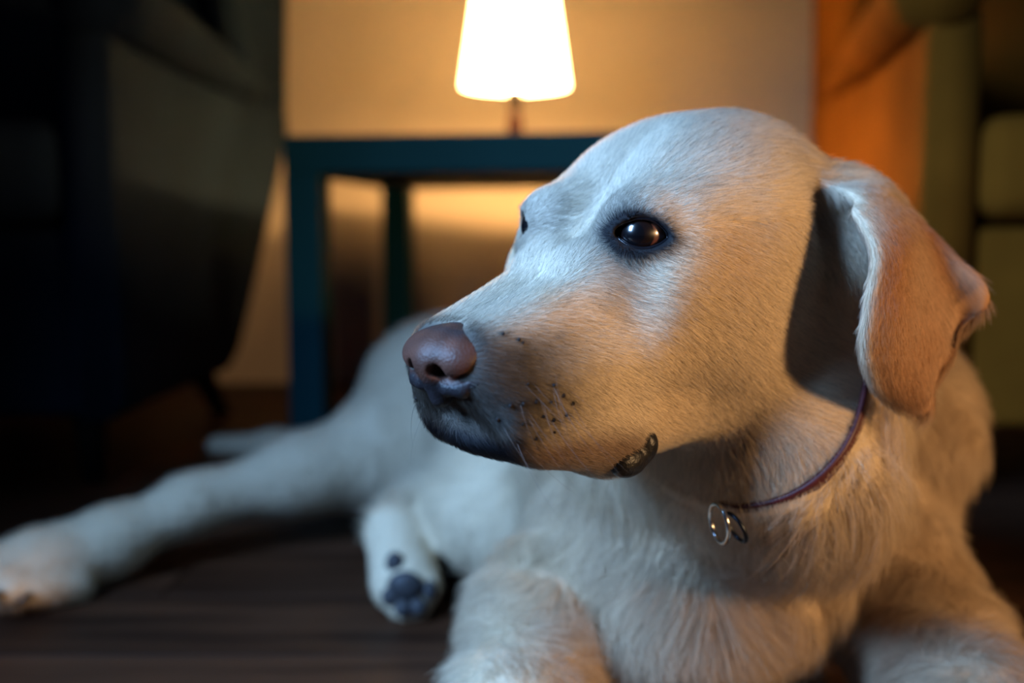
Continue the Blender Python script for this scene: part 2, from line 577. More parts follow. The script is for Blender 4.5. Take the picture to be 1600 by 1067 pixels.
# --- trunk
F.ell((13, 79, 14), (12.5, 20, 12.5), BM, 3)
F.ell((12.0, 62, 11.5), (9.0, 7.5, 7.5), None, 4)
F.ell((10.5, 60, 7.5), (6.5, 6.0, 4.0), None, 3)
F.ell((25.2, 71, 18.5), (7.2, 9.5, 7.6), None, 4)
F.ell((7.8, 71, 12.5), (5.5, 9, 8.0), None, 3.5)
F.cone((8, 88, 12), (-3, 108, 12), 11, 9.5, 4)
F.ell(np.array((-1.41, 85.81, 7.36)), (6.0, 9.0, 6.0), BM, 4)
F.ell((-6, 113, 12.5), (9.0, 11, 9.5), BM, 4)
# --- neck
F.chain([H((-9, 0, -2.0)), (13.2, 60.5, 22.5), (14, 71, 17)], [6.3, 9.2, 11.0], 3)
F.ell(H((-13.0, 0.8, -1.2)), (4.0, 5.4, 4.4), HM, 2.0)
F.ell(np.array((18.52, 56.41, 28.09)), (5.0, 5.0, 7.0), None, 3)
F.chain([np.array((12.82, 52.63, 23.90)), np.array((13.96, 53.37, 20.61)), np.array((15.95, 55.22, 18.19))], [5.0, 5.5, 5.2], 2.5)
# --- right fore leg (picture left), elbow out, forearm towards the camera
F.chain([(8.6, 66, 12.6), (2.0, 60.5, 7.6), (0.4, 52, 4.8), (0.3, 42, 3.2)], [5.6, 4.3, 3.8, 3.3], 2.2)
F.ell((0.3, 37, 2.9), (3.6, 5.2, 2.9), None, 1.5)
# --- left fore leg
F.chain([(23.5, 67, 13.0), (25.7, 61, 6.8), (25.6, 52, 4.6), (25, 43, 3.3)], [5.4, 4.1, 3.7, 3.2], 2.5)
F.ell((24.5, 38, 2.9), (3.6, 5.2, 2.9), None, 1.5)
# --- right hind leg, stretched out to the side
F.chain([np.array((-8.72, 111.47, 11.91)), np.array((-11.69, 105.06, 8.53)), np.array((-21.43, 98.90, 7.46)), np.array((-30.86, 93.71, 5.98)), np.array((-37.26, 89.40, 3.42)), np.array((-41.86, 85.24, 2.13)), np.array((-45.90, 82.17, 1.68))],
        [9.2, 6.8, 3.5, 2.3, 2.7, 3.1, 2.4], 3)
# --- left hind paw folded under the belly, pads to the camera
F.chain([np.array((-6.30, 95.63, 5.18)), np.array((-10.47, 85.62, 5.56)), np.array((-9.13, 81.78, 2.67))], [5.5, 2.3, 3.0], 1.5)
for q, r in (((-10.06, 80.40, 2.06), 1.25), ((-9.05, 79.90, 1.14), 1.3), ((-7.90, 80.10, 1.17), 1.3), ((-7.08, 80.63, 2.36), 1.25)):
    F.ell(np.array(q), (r, 1.5, r * 1.15), None, 0.6)
# toes of the stretched hind foot
for q, q2 in ((np.array((-43.31, 84.88, 3.47)), np.array((-45.09, 81.92, 4.02))), (np.array((-41.19, 83.28, 2.59)), np.array((-42.95, 80.32, 3.19))), (np.array((-39.85, 82.67, 1.67)), np.array((-41.63, 79.72, 2.31))), (np.array((-38.03, 84.12, 1.13)), np.array((-39.96, 81.17, 1.77)))):
    F.cone(q, q2, 1.5, 1.25, 0.5)
# --- tail
F.chain([(-12, 121, 8), np.array((-22.32, 121.84, 5.60)), np.array((-29.97, 123.78, 4.93)), np.array((-36.96, 122.81, 5.30))], [3.5, 2.4, 1.8, 1.2], 2)

# --- head
hs = lambda c, r, k=1.0, sub=False, M=None: [F.ell(H((c[0], s * c[1], c[2])), r, HM if M is None else M(s) @ HM, k, sub) for s in ((1, -1) if c[1] else (1,))]
hc = lambda a, b, ra, rb, k=1.0, sub=False: [F.cone(H((a[0], s * a[1], a[2])), H((b[0], s * b[1], b[2])), ra, rb, k, sub) for s in ((1, -1) if (a[1] or b[1]) else (1,))]
hs((-7.6, 0, -0.2), (7.2, 6.3, 5.0), 2)
hs((-11.3, 0, -0.3), (3.4, 4.4, 4.6), 2)
hs((-0.8, 0, -1.7), (3.6, 4.0, 2.8), 2)
hs((-1.2, 2.32, 0.75), (2.0, 1.7, 1.5), 1.2)
hc((0.6, 1.5, -2.6), (8.2, 1.05, -3.75), 2.0, 1.45, 1.2)
hc((1.2, 2.3, -5.0), (7.2, 1.55, -4.9), 2.4, 1.85, 1.2)
hs((4.8, 2.5, -6.6), (3.6, 1.3, 2.3), 1.2)
hs((2.4, 2.9, -7.4), (3.0, 1.2, 2.0), 1.2)
hs((-3.6, 4.5, -1.6), (3.6, 1.3, 1.6), 1.8)
hs((-2.6, 3.9, -3.8), (3.2, 1.7, 2.6), 1.8)
hs((-6.2, 4.4, -4.0), (3.9, 2.3, 4.5), 1.6)
hs((-4.0, 0, -5.6), (5.5, 4.8, 4.4), 2)
hc((-5, 2.4, -7.9), (2.0, 2.0, -8.3), 2.4, 1.8, 1.0)
hc((2.0, 2.0, -8.3), (6.6, 1.0, -7.1), 1.8, 1.2, 1.0)
hs((-2.9, 3.7, 0.0), (2.0, 1.5, 1.8), 1.5)
hs((6.5, 0, -6.95), (2.1, 2.5, 1.35), 0.8)
# furrow between the brows
hc((1.2, 0, 0.7), (-5.0, 0, 5.6), 0.40, 0.30, 1.8, True)

# --- ears
EAR = [[(14.85, 50.58, 34.48), (15.74, 51.62, 34.79), (16.65, 52.63, 34.88), (17.55, 53.64, 34.87), (18.19, 54.43, 34.74)],
       [(15.93, 47.63, 33.26), (16.81, 48.36, 33.55), (17.98, 50.10, 33.83), (19.25, 52.33, 33.98), (19.97, 53.52, 33.82)],
       [(16.54, 45.49, 31.18), (17.45, 46.23, 31.52), (18.84, 48.07, 31.81), (20.37, 50.61, 32.06), (21.36, 51.91, 31.93)],
       [(16.16, 44.83, 28.89), (17.40, 45.44, 28.97), (19.26, 47.38, 29.18), (21.19, 49.84, 29.64), (22.42, 50.51, 30.25)],
       [(16.07, 45.01, 26.84), (17.56, 45.60, 26.77), (19.54, 47.22, 26.89), (21.99, 49.81, 27.52), (23.53, 49.91, 28.41)],
       [(16.91, 45.91, 25.00), (18.11, 46.30, 24.94), (19.63, 47.23, 25.10), (21.40, 49.02, 25.87), (22.38, 49.31, 26.60)],
       [(18.31, 47.19, 23.87), (19.00, 47.28, 23.73), (19.83, 47.58, 23.74), (20.54, 48.13, 24.15), (20.98, 48.52, 24.92)],
       [(19.10, 47.75, 23.46), (19.48, 47.74, 23.36), (19.86, 47.84, 23.35), (20.18, 47.95, 23.42), (20.41, 48.07, 23.59)]]
ear_pts = np.array([[np.array(q) for q in row] for row in EAR])
ear = catmull(ear_pts, 70)
ear = np.transpose(catmull(np.transpose(ear, (1, 0, 2)), 56), (1, 0, 2))
uu = np.linspace(0, 1, 70)[:, None] + 0 * np.linspace(0, 1, 56)[None]
ear_rad = np.where(uu < 0.2, 0.44 - 0.7 * uu, 0.30).ravel()
EL = HL(ear.reshape(-1, 3))
for s in (1, -1):
    F.sheet(H(EL * (1, s, 1)), ear_rad, 0.9)
# hollow in front of the ear, its furry floor
F.ell(np.array((16.98, 51.15, 30.59)), (2.4, 2.2, 2.3), None, 1.0)
F.ell(H(HL(np.array((16.98, 51.15, 30.59))) * (1, -1, 1)), (2.4, 2.2, 2.3), None, 1.0)
F.ell(np.array((16.52, 51.71, 31.99)), (2.6, 2.0, 2.9), None, 1.0)
F.ell(H(HL(np.array((16.52, 51.71, 31.99))) * (1, -1, 1)), (2.6, 2.0, 2.9), None, 1.0)
F.ell(np.array((17.54, 51.37, 32.55)), (1.5, 1.5, 1.8), None, 0.8)
F.ell(H(HL(np.array((17.54, 51.37, 32.55))) * (1, -1, 1)), (1.5, 1.5, 1.8), None, 0.8)
hs((-9.9, 6.8, 0.2), (0.9, 1.2, 1.5), 0.8, True)

# --- eye sockets
EYE_C = np.array([-0.50, 2.85, 0.3]); EYE_R = 1.22
EYE_D = np.array([0.76, 0.64, 0.08]); EYE_D /= np.linalg.norm(EYE_D)
hs(tuple(EYE_C), (1.44, 1.44, 1.44), 0.9)
def eye_frame(s):
    d = EYE_D * (1, s, 1)
    side = np.cross((0, 0, 1), d); side /= np.linalg.norm(side)      # towards +y for s=1 (outer) / inner for s=-1
    up = np.cross(d, side)
    return d, side, up


def lid_opening(s, grow=0.0):
    d, side, up = (v @ HM for v in eye_frame(s)); c = H(EYE_C * (1, s, 1))
    out = s
    def fn(X, Y, Z):
        x, y, z = X - c[0], Y - c[1], Z - c[2]
        w = x * d[0] + y * d[1] + z * d[2]; a = (x * side[0] + y * side[1] + z * side[2]) * out; b = x * up[0] + y * up[1] + z * up[2]
        r1 = 1.42 + grow
        dd = np.maximum(np.sqrt((a + 0.12) ** 2 + (b + 0.66) ** 2) - 1.40, np.sqrt((a - 0.1) ** 2 + (b - 1.02) ** 2) - 1.62) - grow
        return np.maximum(dd, 0.2 - w).astype(np.float32)
    F.apply(c - 1.9, c + 1.9, fn, 0.12, True)


for s in (1, -1):
    lid_opening(s)
dv, qv = F.mesh()
dv, qv = biggest(dv, qv)
dv = relax(dv, qv, 2)
print('dog verts', len(dv), 'quads', len(qv), F.f.shape)


# ------------------------------------------------------------------ coat: colour, length and lie of the hair at every vertex
NV = len(dv)
tri = np.concatenate([qv[:, [0, 1, 2]], qv[:, [0, 2, 3]]])
fn_ = np.cross(dv[tri[:, 1]] - dv[tri[:, 0]], dv[tri[:, 2]] - dv[tri[:, 0]])
t_area = np.linalg.norm(fn_, axis=1) / 2
vn = np.stack([np.bincount(tri.ravel(), np.repeat(fn_[:, d], 3), minlength=NV) for d in range(3)], 1)
vn /= np.linalg.norm(vn, axis=1)[:, None] + 1e-9
vh = HL(dv)
nh = vn @ HM.T
sgn = np.where(vh[:, 1] >= 0, 1.0, -1.0)
vm = vh * np.array([1, 1, 1.0]); vm[:, 1] = np.abs(vm[:, 1])
nm = nh.copy(); nm[:, 1] *= sgn


def sst(a, b, x):
    t = np.clip((x - a) / (b - a), 0, 1)
    return t * t * (3 - 2 * t)


COL_C = np.array([11.3, 53.9, 24.4]); COL_N = np.array([-0.45, -0.64, 0.60]); COL_N /= np.linalg.norm(COL_N)
above = (dv - COL_C) @ COL_N                    # above the collar: neck and head
head_w = sst(-0.5, 1.5, above) * (np.linalg.norm(dv - H((-4, 0, -4)), axis=1) < 21)
face_w = head_w * sst(-12.5, -8.5, vh[:, 0]) * sst(-11.5, -9.0, vh[:, 2])

# ears: nearest point of the flap
eg = ear[::2, ::2]; e_pts = EL.reshape(70, 56, 3)[::2, ::2]
e_du = np.gradient(e_pts, axis=0); e_dv = np.gradient(e_pts, axis=1)
e_nrm = np.cross(e_du, e_dv)
e_uv = np.stack(np.meshgrid(np.linspace(0, 1, e_pts.shape[0]), np.linspace(0, 1, e_pts.shape[1]), indexing='ij'), -1).reshape(-1, 2)
e_flat = e_pts.reshape(-1, 3); e_duf = e_du.reshape(-1, 3)
e_duf = e_duf / (np.linalg.norm(e_duf, axis=1)[:, None] + 1e-9)
e_w = np.zeros(NV); e_dir = np.zeros((NV, 3)); e_u = np.zeros(NV); e_v = np.zeros(NV)
lo, hi = e_flat.min(0) - 1.2, e_flat.max(0) + 1.2
cand = np.nonzero(((vm > lo) & (vm < hi)).all(1))[0]
for c0 in range(0, len(cand), 4000):
    ci = cand[c0:c0 + 4000]
    d2 = ((vm[ci][:, None, :] - e_flat[None]) ** 2).sum(-1)
    j = d2.argmin(1); dist = np.sqrt(d2[np.arange(len(ci)), j])
    e_u[ci] = e_uv[j, 0]; e_v[ci] = e_uv[j, 1]
    e_w[ci] = sst(1.05, 0.7, dist) * sst(0.04, 0.16, e_uv[j, 0])
    e_dir[ci] = e_duf[j]
e_n = np.zeros((NV, 3))

# eyes: signed distance from the lid opening
ed, es, eu = eye_frame(1)
rel = vm - EYE_C
ea, eb, ew_ = rel @ es, rel @ eu, rel @ ed
lid_d = np.maximum(np.sqrt((ea + 0.12) ** 2 + (eb + 0.66) ** 2) - 1.40, np.sqrt((ea - 0.1) ** 2 + (eb - 1.02) ** 2) - 1.62)
lid_d = np.where((ew_ > -0.6) & (np.linalg.norm(rel, axis=1) < 4.5), lid_d, 9.0)

# --- colour
cream = np.array([0.74, 0.60, 0.42]); pale = np.array([0.80, 0.70, 0.55]); tan = np.array([0.66, 0.43, 0.23])
ear_c = np.array([0.42, 0.20, 0.085]); soot = np.array([0.028, 0.025, 0.025]); black = np.array([0.008, 0.008, 0.010])


def wob(p, f, seed):
    r = np.random.default_rng(seed); o = 0
    for i in range(6):
        k = r.normal(size=3); k *= f * r.uniform(0.6, 1.5) / np.linalg.norm(k)
        o = o + np.sin(p @ k + r.uniform(0, 6.3))
    return o / 6 * 1.7


coat = np.tile(cream, (NV, 1))
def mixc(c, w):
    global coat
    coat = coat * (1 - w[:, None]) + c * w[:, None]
mixc(pale, face_w * sst(-0.5, 1.2, vm[:, 2] + 0.15 * vm[:, 0]) * 0.8)
mixc(pale, face_w * sst(0.0, 2.0, vm[:, 0]) * 0.5)
mixc(tan, head_w * np.exp(-((vm - (-3.0, 4.8, -0.9)) ** 2).sum(1) / 3.0) * 0.45)
mixc(tan, head_w * np.exp(-((vm - (4.9, 2.5, -2.0)) ** 2 / (0.5, 2, 0.9)).sum(1)) * 0.45)
mixc(np.array([0.46, 0.33, 0.21]), sst(0, -6, above) * sst(80, 66, dv[:, 1]) * 0.85)  # tan chest coat, deepened further to stand in for weaker light
mixc(np.array([0.50, 0.42, 0.31]), sst(84, 98, dv[:, 1]) * 0.85)  # hindquarters coat darkened in colour to imitate dimmer light at the rear
mixc(ear_c, e_w * sst(0.10, 0.30, e_u) * (0.85 + 0.15 * wob(vm, 1.5, 3)))
mixc(cream, e_w * sst(0.05, 0.0, e_v) * 0.6)
# sooty muzzle
dn = np.sqrt((((vm - (9.4, 1.3, -4.4)) / (1.0, 1.25, 1.0)) ** 2).sum(1))
sm = face_w * np.clip(sst(7.0, 2.0, dn + 0.15 * wob(vm, 2.2, 5)) * (1 - 0.75 * sst(-3.4, -2.0, vm[:, 2]) * sst(9.0, 7.6, vm[:, 0])), 0, 1)
mixc(soot, sm * 0.92)
lipz = face_w * sst(-6.6, -8.2, vm[:, 2] - 0.10 * (vm[:, 0] - 5) + 0.15 * wob(vm, 2.5, 6)) * sst(0.6, 2.6, vm[:, 0])
mixc(np.array([0.15, 0.075, 0.045]), lipz * 0.8)
chin = face_w * sst(6.3, 7.4, vm[:, 0]) * sst(-6.5, -7.0, vm[:, 2]) * sst(3.4, 2.4, vm[:, 1])
mixc(black * 2, chin)
for q in ((7.42, 2.67, -2.87), (7.88, 2.25, -2.58), (6.66, 3.72, -4.78), (6.27, 3.85, -5.29), (6.88, 3.73, -5.42), (7.53, 3.54, -5.28), (8.04, 3.33, -5.26),
          (7.75, 3.35, -4.51), (6.79, 3.74, -6.21), (6.14, 3.85, -6.15), (5.82, 3.95, -5.73), (8.48, 3.04, -5.27), (8.72, 2.51, -5.87), (6.7, 3.65, -6.77), (7.51, 3.4, -6.86), (8.21, 3.0, -6.87)):
    mixc(black * 0.5, 1.0 * np.exp(-((vm - q) ** 2).sum(1) / 0.028))
# dark rims of the eyes, widest towards the inner corner
inner = sst(0.6, -1.0, ea)
ring = np.exp(-np.maximum(lid_d, 0) / (0.37 + 0.58 * inner + 0.14 * sst(0.2, -0.6, eb)))
mixc(black, np.clip(ring * 1.5, 0, 1) * (lid_d < 8) * np.where(sgn > 0, 1.0, 0.6))
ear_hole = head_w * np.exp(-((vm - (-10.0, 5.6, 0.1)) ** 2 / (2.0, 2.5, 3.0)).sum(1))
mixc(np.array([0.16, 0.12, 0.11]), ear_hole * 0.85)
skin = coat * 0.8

# --- length (cm)
ln = np.full(NV, 2.3)
ln = ln * (1 - head_w) + 1.5 * head_w
ln = ln * (1 - face_w) + (0.85 - 0.35 * sst(-4, 6, vm[:, 0]) + 0.0 * vm[:, 0]) * face_w
ln = np.where(lid_d < 3, np.minimum(ln, 0.30 + 0.16 * np.maximum(lid_d, 0)), ln)
ln = ln * (1 - e_w) + 0.62 * e_w
ln = ln * (1 - 0.6 * ear_hole) + 1.3 * 0.6 * ear_hole
chest_w = sst(3, -2, above) * (dv[:, 1] < 68) * (dv[:, 2] > 5.5) * sst(2, 7, dv[:, 0]) * sst(26, 20, dv[:, 0])
ln = ln + chest_w * 0.9
legs_w = np.maximum(sst(10.5, 4.5, dv[:, 2]) * sst(63, 57, dv[:, 1]), sst(-10, -20, dv[:, 0]))
ln = ln * (1 - legs_w) + 1.1 * legs_w
ln = np.where((above > -1.6) & (above <= 0), np.minimum(ln, 1.0), ln)
ln = np.where((above > 0) & (above < 2.0), np.minimum(ln, 1.25), ln)
paw_d = np.linalg.norm(dv - np.array((-9.13, 81.78, 2.67)), axis=1)
ln = np.where(paw_d < 6, 0.5, ln)

# --- lie
gd_h = np.stack([-np.ones(NV), 0.1 * sgn, -0.12 - 0.75 * np.clip(np.abs(nh[:, 1]), 0, 1) ** 2], 1)
gd_h[:, 2] = np.where(vm[:, 2] > 0.5, -0.30 * np.clip(np.abs(nh[:, 1]), 0, 1), gd_h[:, 2])
rad = (ea[:, None] * es + eb[:, None] * eu) * np.stack([np.ones(NV), sgn, np.ones(NV)], 1)
rad /= np.linalg.norm(rad, axis=1)[:, None] + 1e-6
gd_h = gd_h + rad * (2.2 * np.exp(-np.maximum(lid_d, 0) / 0.55) * (lid_d < 8))[:, None]
gd_h = gd_h @ HM
neck_dir = -COL_N[None] + np.array([0.12, 0.0, -0.5])[None]
body_dir = np.tile(np.array([-0.25, 0.55, -0.75]), (NV, 1))
front = sst(66, 60, dv[:, 1])[:, None]
body_dir = body_dir * (1 - front) + np.array([0.0, 0.1, -1.0]) * front
leg_l = (dv[:, 0] < -14)[:, None]
body_dir = np.where(leg_l, np.array([-0.9, -0.35, -0.2]), body_dir)
gd = body_dir * (1 - head_w[:, None]) + neck_dir * head_w[:, None]
gd = gd * (1 - face_w[:, None]) + gd_h * face_w[:, None]
ed_w = e_dir.copy(); ed_w[:, 1] *= sgn
gd = gd * (1 - e_w[:, None]) + (ed_w @ HM) * e_w[:, None]
wv_a = 0.16 + 0.45 * (1 - head_w)
gd = gd + np.stack([wob(dv, 1.1 - 0.0, 11), wob(dv, 1.1, 12), wob(dv, 1.1, 13)], 1) * (wv_a * (1 - e_w * 0.6))[:, None]

# tuft relief of the longer coat on neck and chest
dv = dv + vn * ((1 - head_w) * sst(75, 66, dv[:, 1]) * 0.5 * wob(dv, 1.3, 21))[:, None]
dog_me = np_mesh('dog', dv * 0.01, qv)
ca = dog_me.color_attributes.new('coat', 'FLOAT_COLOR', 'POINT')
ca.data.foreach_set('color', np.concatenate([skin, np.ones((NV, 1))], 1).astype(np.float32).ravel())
m_skin, n_, l_, b_ = new_mat('dog_skin')
at = n_.new('ShaderNodeAttribute'); at.attribute_name = 'coat'
nz = n_.new('ShaderNodeTexNoise'); nz.inputs['Scale'].default_value = 900
bp = n_.new('ShaderNodeBump'); bp.inputs['Strength'].default_value = 0.2; bp.inputs['Distance'].default_value = 0.0008
l_.new(nz.outputs['Fac'], bp.inputs['Height']); l_.new(bp.outputs['Normal'], b_.inputs['Normal'])
l_.new(at.outputs['Color'], b_.inputs['Base Color'])
b_.inputs['Roughness'].default_value = 0.75; b_.inputs['Specular IOR Level'].default_value = 0.2
dog = link('dog', dog_me, m_skin)
tag(dog, 'pale yellow short-haired dog lying on the wooden floor, head turned to one side', 'dog')

# ------------------------------------------------------------------ fur
m_fur = bpy.data.materials.new('dog_fur'); m_fur.use_nodes = True
n_, l_ = m_fur.node_tree.nodes, m_fur.node_tree.links
n_.remove(n_['Principled BSDF'])
at = n_.new('ShaderNodeAttribute'); at.attribute_name = 'coat'
an = n_.new('ShaderNodeAttribute'); an.attribute_name = 'lie_normal'
df = n_.new('ShaderNodeBsdfDiffuse'); l_.new(at.outputs['Color'], df.inputs['Color']); l_.new(an.outputs['Vector'], df.inputs['Normal'])
hp = n_.new('ShaderNodeBsdfHairPrincipled'); hp.parametrization = 'COLOR'
l_.new(at.outputs['Color'], hp.inputs['Color']); hp.inputs['Roughness'].default_value = 0.35; hp.inputs['Radial Roughness'].default_value = 0.5
mx = n_.new('ShaderNodeMixShader'); mx.inputs['Fac'].default_value = 0.35
l_.new(df.outputs[0], mx.inputs[1]); l_.new(hp.outputs[0], mx.inputs[2]); l_.new(mx.outputs[0], n_['Material Output'].inputs['Surface'])


def grow(name, tris, n, label, K=4):
    a = t_area[tris]
    c = dv[tri[tris]].mean(1); hcn = vn[tri[tris, 0]]
    wgt = np.where((hcn * (-0.1, -0.9, 0.3)).sum(1) > -0.45, 1.0, 0.35)      # fewer hairs grown on faces turned away from the camera
    h_w = head_w[tri[tris, 0]]; f_w = face_w[tri[tris, 0]]; ew = e_w[tri[tris, 0]]
    dens = 22 + 45 * sst(80, 66, c[:, 1]) + 60 * h_w + 150 * np.maximum(f_w, ew)
    ld = lid_d[tri[tris, 0]]
    ab_ = above[tri[tris, 0]]
    dens = np.where(np.abs(ab_ + 0.15) < 0.35, 0.0, dens)
    wgt = wgt * dens * np.where(ld < 0.06, 0.0, 1.0)
    # no hair where the nose leather, the lids' edge and the pads are
    hh = vm[tri[tris, 0]]
    wgt = wgt * np.where((((hh - (9.2, 0, -3.6)) / (1.5, 1.95, 1.4)) ** 2).sum(1) < 1, 0, 1)
    pr_ = a * wgt; pr_ /= pr_.sum()
    ti = tris[rng.choice(len(tris), n, p=pr_)]
    r1, r2 = np.sqrt(rng.random(n)), rng.random(n)
    bc = np.stack([1 - r1, r1 * (1 - r2), r1 * r2], 1)[:, :, None]
    T = tri[ti]
    mixv = lambda arr: (arr[T] * bc).sum(1) if arr.ndim == 2 else (arr[T] * bc[:, :, 0]).sum(1)
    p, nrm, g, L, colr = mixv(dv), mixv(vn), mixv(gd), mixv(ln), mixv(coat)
    hw, fw_ = mixv(head_w), np.maximum(mixv(face_w), mixv(e_w))
    nrm /= np.linalg.norm(nrm, axis=1)[:, None] + 1e-9
    g = g / (np.linalg.norm(g, axis=1)[:, None] + 1e-9)
    g = g + rng.normal(size=(n, 3)) * (0.10 + 0.10 * (1 - fw_))[:, None]
    g = g - nrm * (g * nrm).sum(1)[:, None]
    g /= np.linalg.norm(g, axis=1)[:, None] + 1e-9
    L = L * rng.uniform(0.65, 1.2, n)
    lift = (0.36 + 0.10 * (1 - hw)) * rng.uniform(0.6, 1.4, n)
    pts = np.zeros((n, K, 3))
    cur = p - nrm * 0.03
    pts[:, 0] = cur
    for k in range(1, K):
        t = (k - 0.5) / (K - 1)
        d = g + nrm * (lift * (1 - 0.85 * t))[:, None]
        d /= np.linalg.norm(d, axis=1)[:, None]
        cur = cur + d * (L / (K - 1))[:, None]
        pts[:, k] = cur
    # tips gather into tufts where the coat is long
    cs = 1.05
    cell = np.floor(p / cs)
    hsh = np.sin(cell @ np.array([12.9898, 78.233, 37.719])) * 43758.5453
    jit = np.stack([hsh - np.floor(hsh), hsh * 1.7 - np.floor(hsh * 1.7), hsh * 2.3 - np.floor(hsh * 2.3)], 1)
    cc = (cell + 0.25 + 0.5 * jit) * cs
    pull = (0.75 * (1 - fw_) * (0.35 + 0.65 * (1 - hw)))[:, None]
    off = cc - p; off -= nrm * (off * nrm).sum(1)[:, None]
    for k in range(1, K):
        pts[:, k] += off * pull * (k / (K - 1)) ** 1.3
    colr = colr * rng.uniform(0.72, 1.22, n)[:, None]
    dark = rng.random(n) < 0.09 * fw_  # scattered face hairs darkened, painting in the shadows between strands
    colr = np.where(dark[:, None], colr * 0.35, colr)
    cu = bpy.data.hair_curves.new(name)
    cu.add_curves([K] * n)
    cu.attributes['position'].data.foreach_set('vector', (pts * 0.01).astype(np.float32).ravel())
    r0 = 0.0070 + 0.0065 * (1 - fw_)
    rad_ = r0[:, None] * np.linspace(1.0, 0.25, K)[None] * 0.01
    ra_ = cu.attributes.get('radius') or cu.attributes.new('radius', 'FLOAT', 'POINT')
    ra_.data.foreach_set('value', rad_.astype(np.float32).ravel())
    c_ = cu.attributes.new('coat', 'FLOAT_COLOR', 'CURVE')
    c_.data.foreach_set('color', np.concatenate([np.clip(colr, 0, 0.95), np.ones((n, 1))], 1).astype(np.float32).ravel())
    v_ = cu.attributes.new('lie_normal', 'FLOAT_VECTOR', 'CURVE')
    nn = nrm + g * 0.15 + rng.normal(size=(n, 3)) * (0.15 + 0.15 * (1 - hw))[:, None]
    nn /= np.linalg.norm(nn, axis=1)[:, None]
    v_.data.foreach_set('vector', nn.astype(np.float32).ravel())
    cu.materials.append(m_fur)
    o = bpy.data.objects.new(name, cu)
    COL.objects.link(o); o.parent = dog
    tag(o, label, kind='stuff')
    return o


if FUR:
    t_head = head_w[tri].mean(1) > 0.5
    t_ear = (e_w[tri].mean(1) > 0.5)
    idx_all = np.arange(len(tri))
    grow('face_fur', idx_all[t_head & ~t_ear], 240000, 'short cream fur of the head and neck')
    grow('ear_fur', idx_all[t_ear], 60000, 'short tan fur of the ears')
    grow('body_fur', idx_all[~t_head & ~t_ear], 210000, 'longer tufted cream fur of chest, legs and body', 5)

# ------------------------------------------------------------------ nose leather
NF = Field([np.arange(6.4, 11.4, 0.06, dtype=np.float32), np.arange(-2.9, 2.9, 0.06, dtype=np.float32), np.arange(-6.2, -1.4, 0.06, dtype=np.float32)])
NF.ell((8.55, 0, -3.30), (1.70, 1.62, 1.02), None, 0.4)
NF.ell((9.25, 0, -3.50), (1.20, 1.15, 0.85), None, 0.6)
for s in (1, -1):
    NF.ell((8.95, s * 1.14, -3.50), (1.20, 0.98, 0.85), None, 0.5)
    NF.ell((8.7, s * 0.85, -4.5), (1.0, 0.95, 0.55), None, 0.4)
NF.cone((9.85, 0, -3.75), (9.45, 0, -5.1), 0.55, 0.5, 0.5)
for s in (1, -1):
    NF.chain([(10.8, s * 0.74, -3.85), (9.8, s * 0.68, -3.80), (8.9, s * 0.6, -3.65)], [0.30, 0.33, 0.28], 0.18, True)
    NF.chain([(9.75, s * 0.80, -4.62), (9.45, s * 1.40, -4.62), (9.05, s * 1.95, -4.25), (8.6, s * 2.25, -3.55)], [0.30, 0.30, 0.26, 0.16], 0.3)
    NF.chain([(10.0, s * 0.84, -4.12), (9.95, s * 1.20, -4.22), (9.65, s * 1.62, -4.08), (9.30, s * 1.98, -3.72), (8.95, s * 2.10, -3.30)], [0.20, 0.17, 0.16, 0.15, 0.09], 0.10, True)
NF.chain([(10.9, 0, -3.6), (10.65, 0, -4.1), (10.2, 0, -4.8), (10.0, 0, -5.6)], [0.03, 0.05, 0.06, 0.05], 0.18, True)
nv, nq = biggest(*NF.mesh()); nv = relax(nv, nq, 2)
m_nose, n_, l_, b_ = new_mat('nose_leather')
tc = n_.new('ShaderNodeTexCoord')
vo = n_.new('ShaderNodeTexVoronoi'); vo.inputs['Scale'].default_value = 900
l_.new(tc.outputs['Object'], vo.inputs['Vector'])
bp = n_.new('ShaderNodeBump'); bp.inputs['Strength'].default_value = 0.35; bp.inputs['Distance'].default_value = 0.0005
l_.new(vo.outputs['Distance'], bp.inputs['Height']); l_.new(bp.outputs['Normal'], b_.inputs['Normal'])
at = n_.new('ShaderNodeAttribute'); at.attribute_name = 'pigment'
l_.new(at.outputs['Color'], b_.inputs['Base Color'])
b_.inputs['Roughness'].default_value = 0.52; b_.inputs['Specular IOR Level'].default_value = 0.3
nose_me = np_mesh('nose', H(nv) * 0.01, nq)
pig = np.tile(np.array([0.078, 0.032, 0.021]), (len(nv), 1))
low = sst(-4.05, -4.45, nv[:, 2] + 0.08 * wob(nv, 5, 31))
up_ = sst(-2.75, -2.4, nv[:, 2] + 0.1 * wob(nv, 6, 32)) * sst(9.9, 9.0, nv[:, 0])
sid = sst(1.6, 2.1, np.abs(nv[:, 1])) * 0.5
for wgt, cc in ((up_, (0.03, 0.022, 0.022)), (sid, (0.03, 0.02, 0.02)), (low, (0.012, 0.010, 0.012))):
    pig = pig * (1 - wgt[:, None]) + np.array(cc) * wgt[:, None]
pig *= (1 + 0.25 * wob(nv, 7, 33))[:, None]
ca = nose_me.color_attributes.new('pigment', 'FLOAT_COLOR', 'POINT')
ca.data.foreach_set('color', np.concatenate([pig, np.ones((len(nv), 1))], 1).astype(np.float32).ravel())
tag(link('nose', nose_me, m_nose, dog), 'moist brown nose with dark edges')

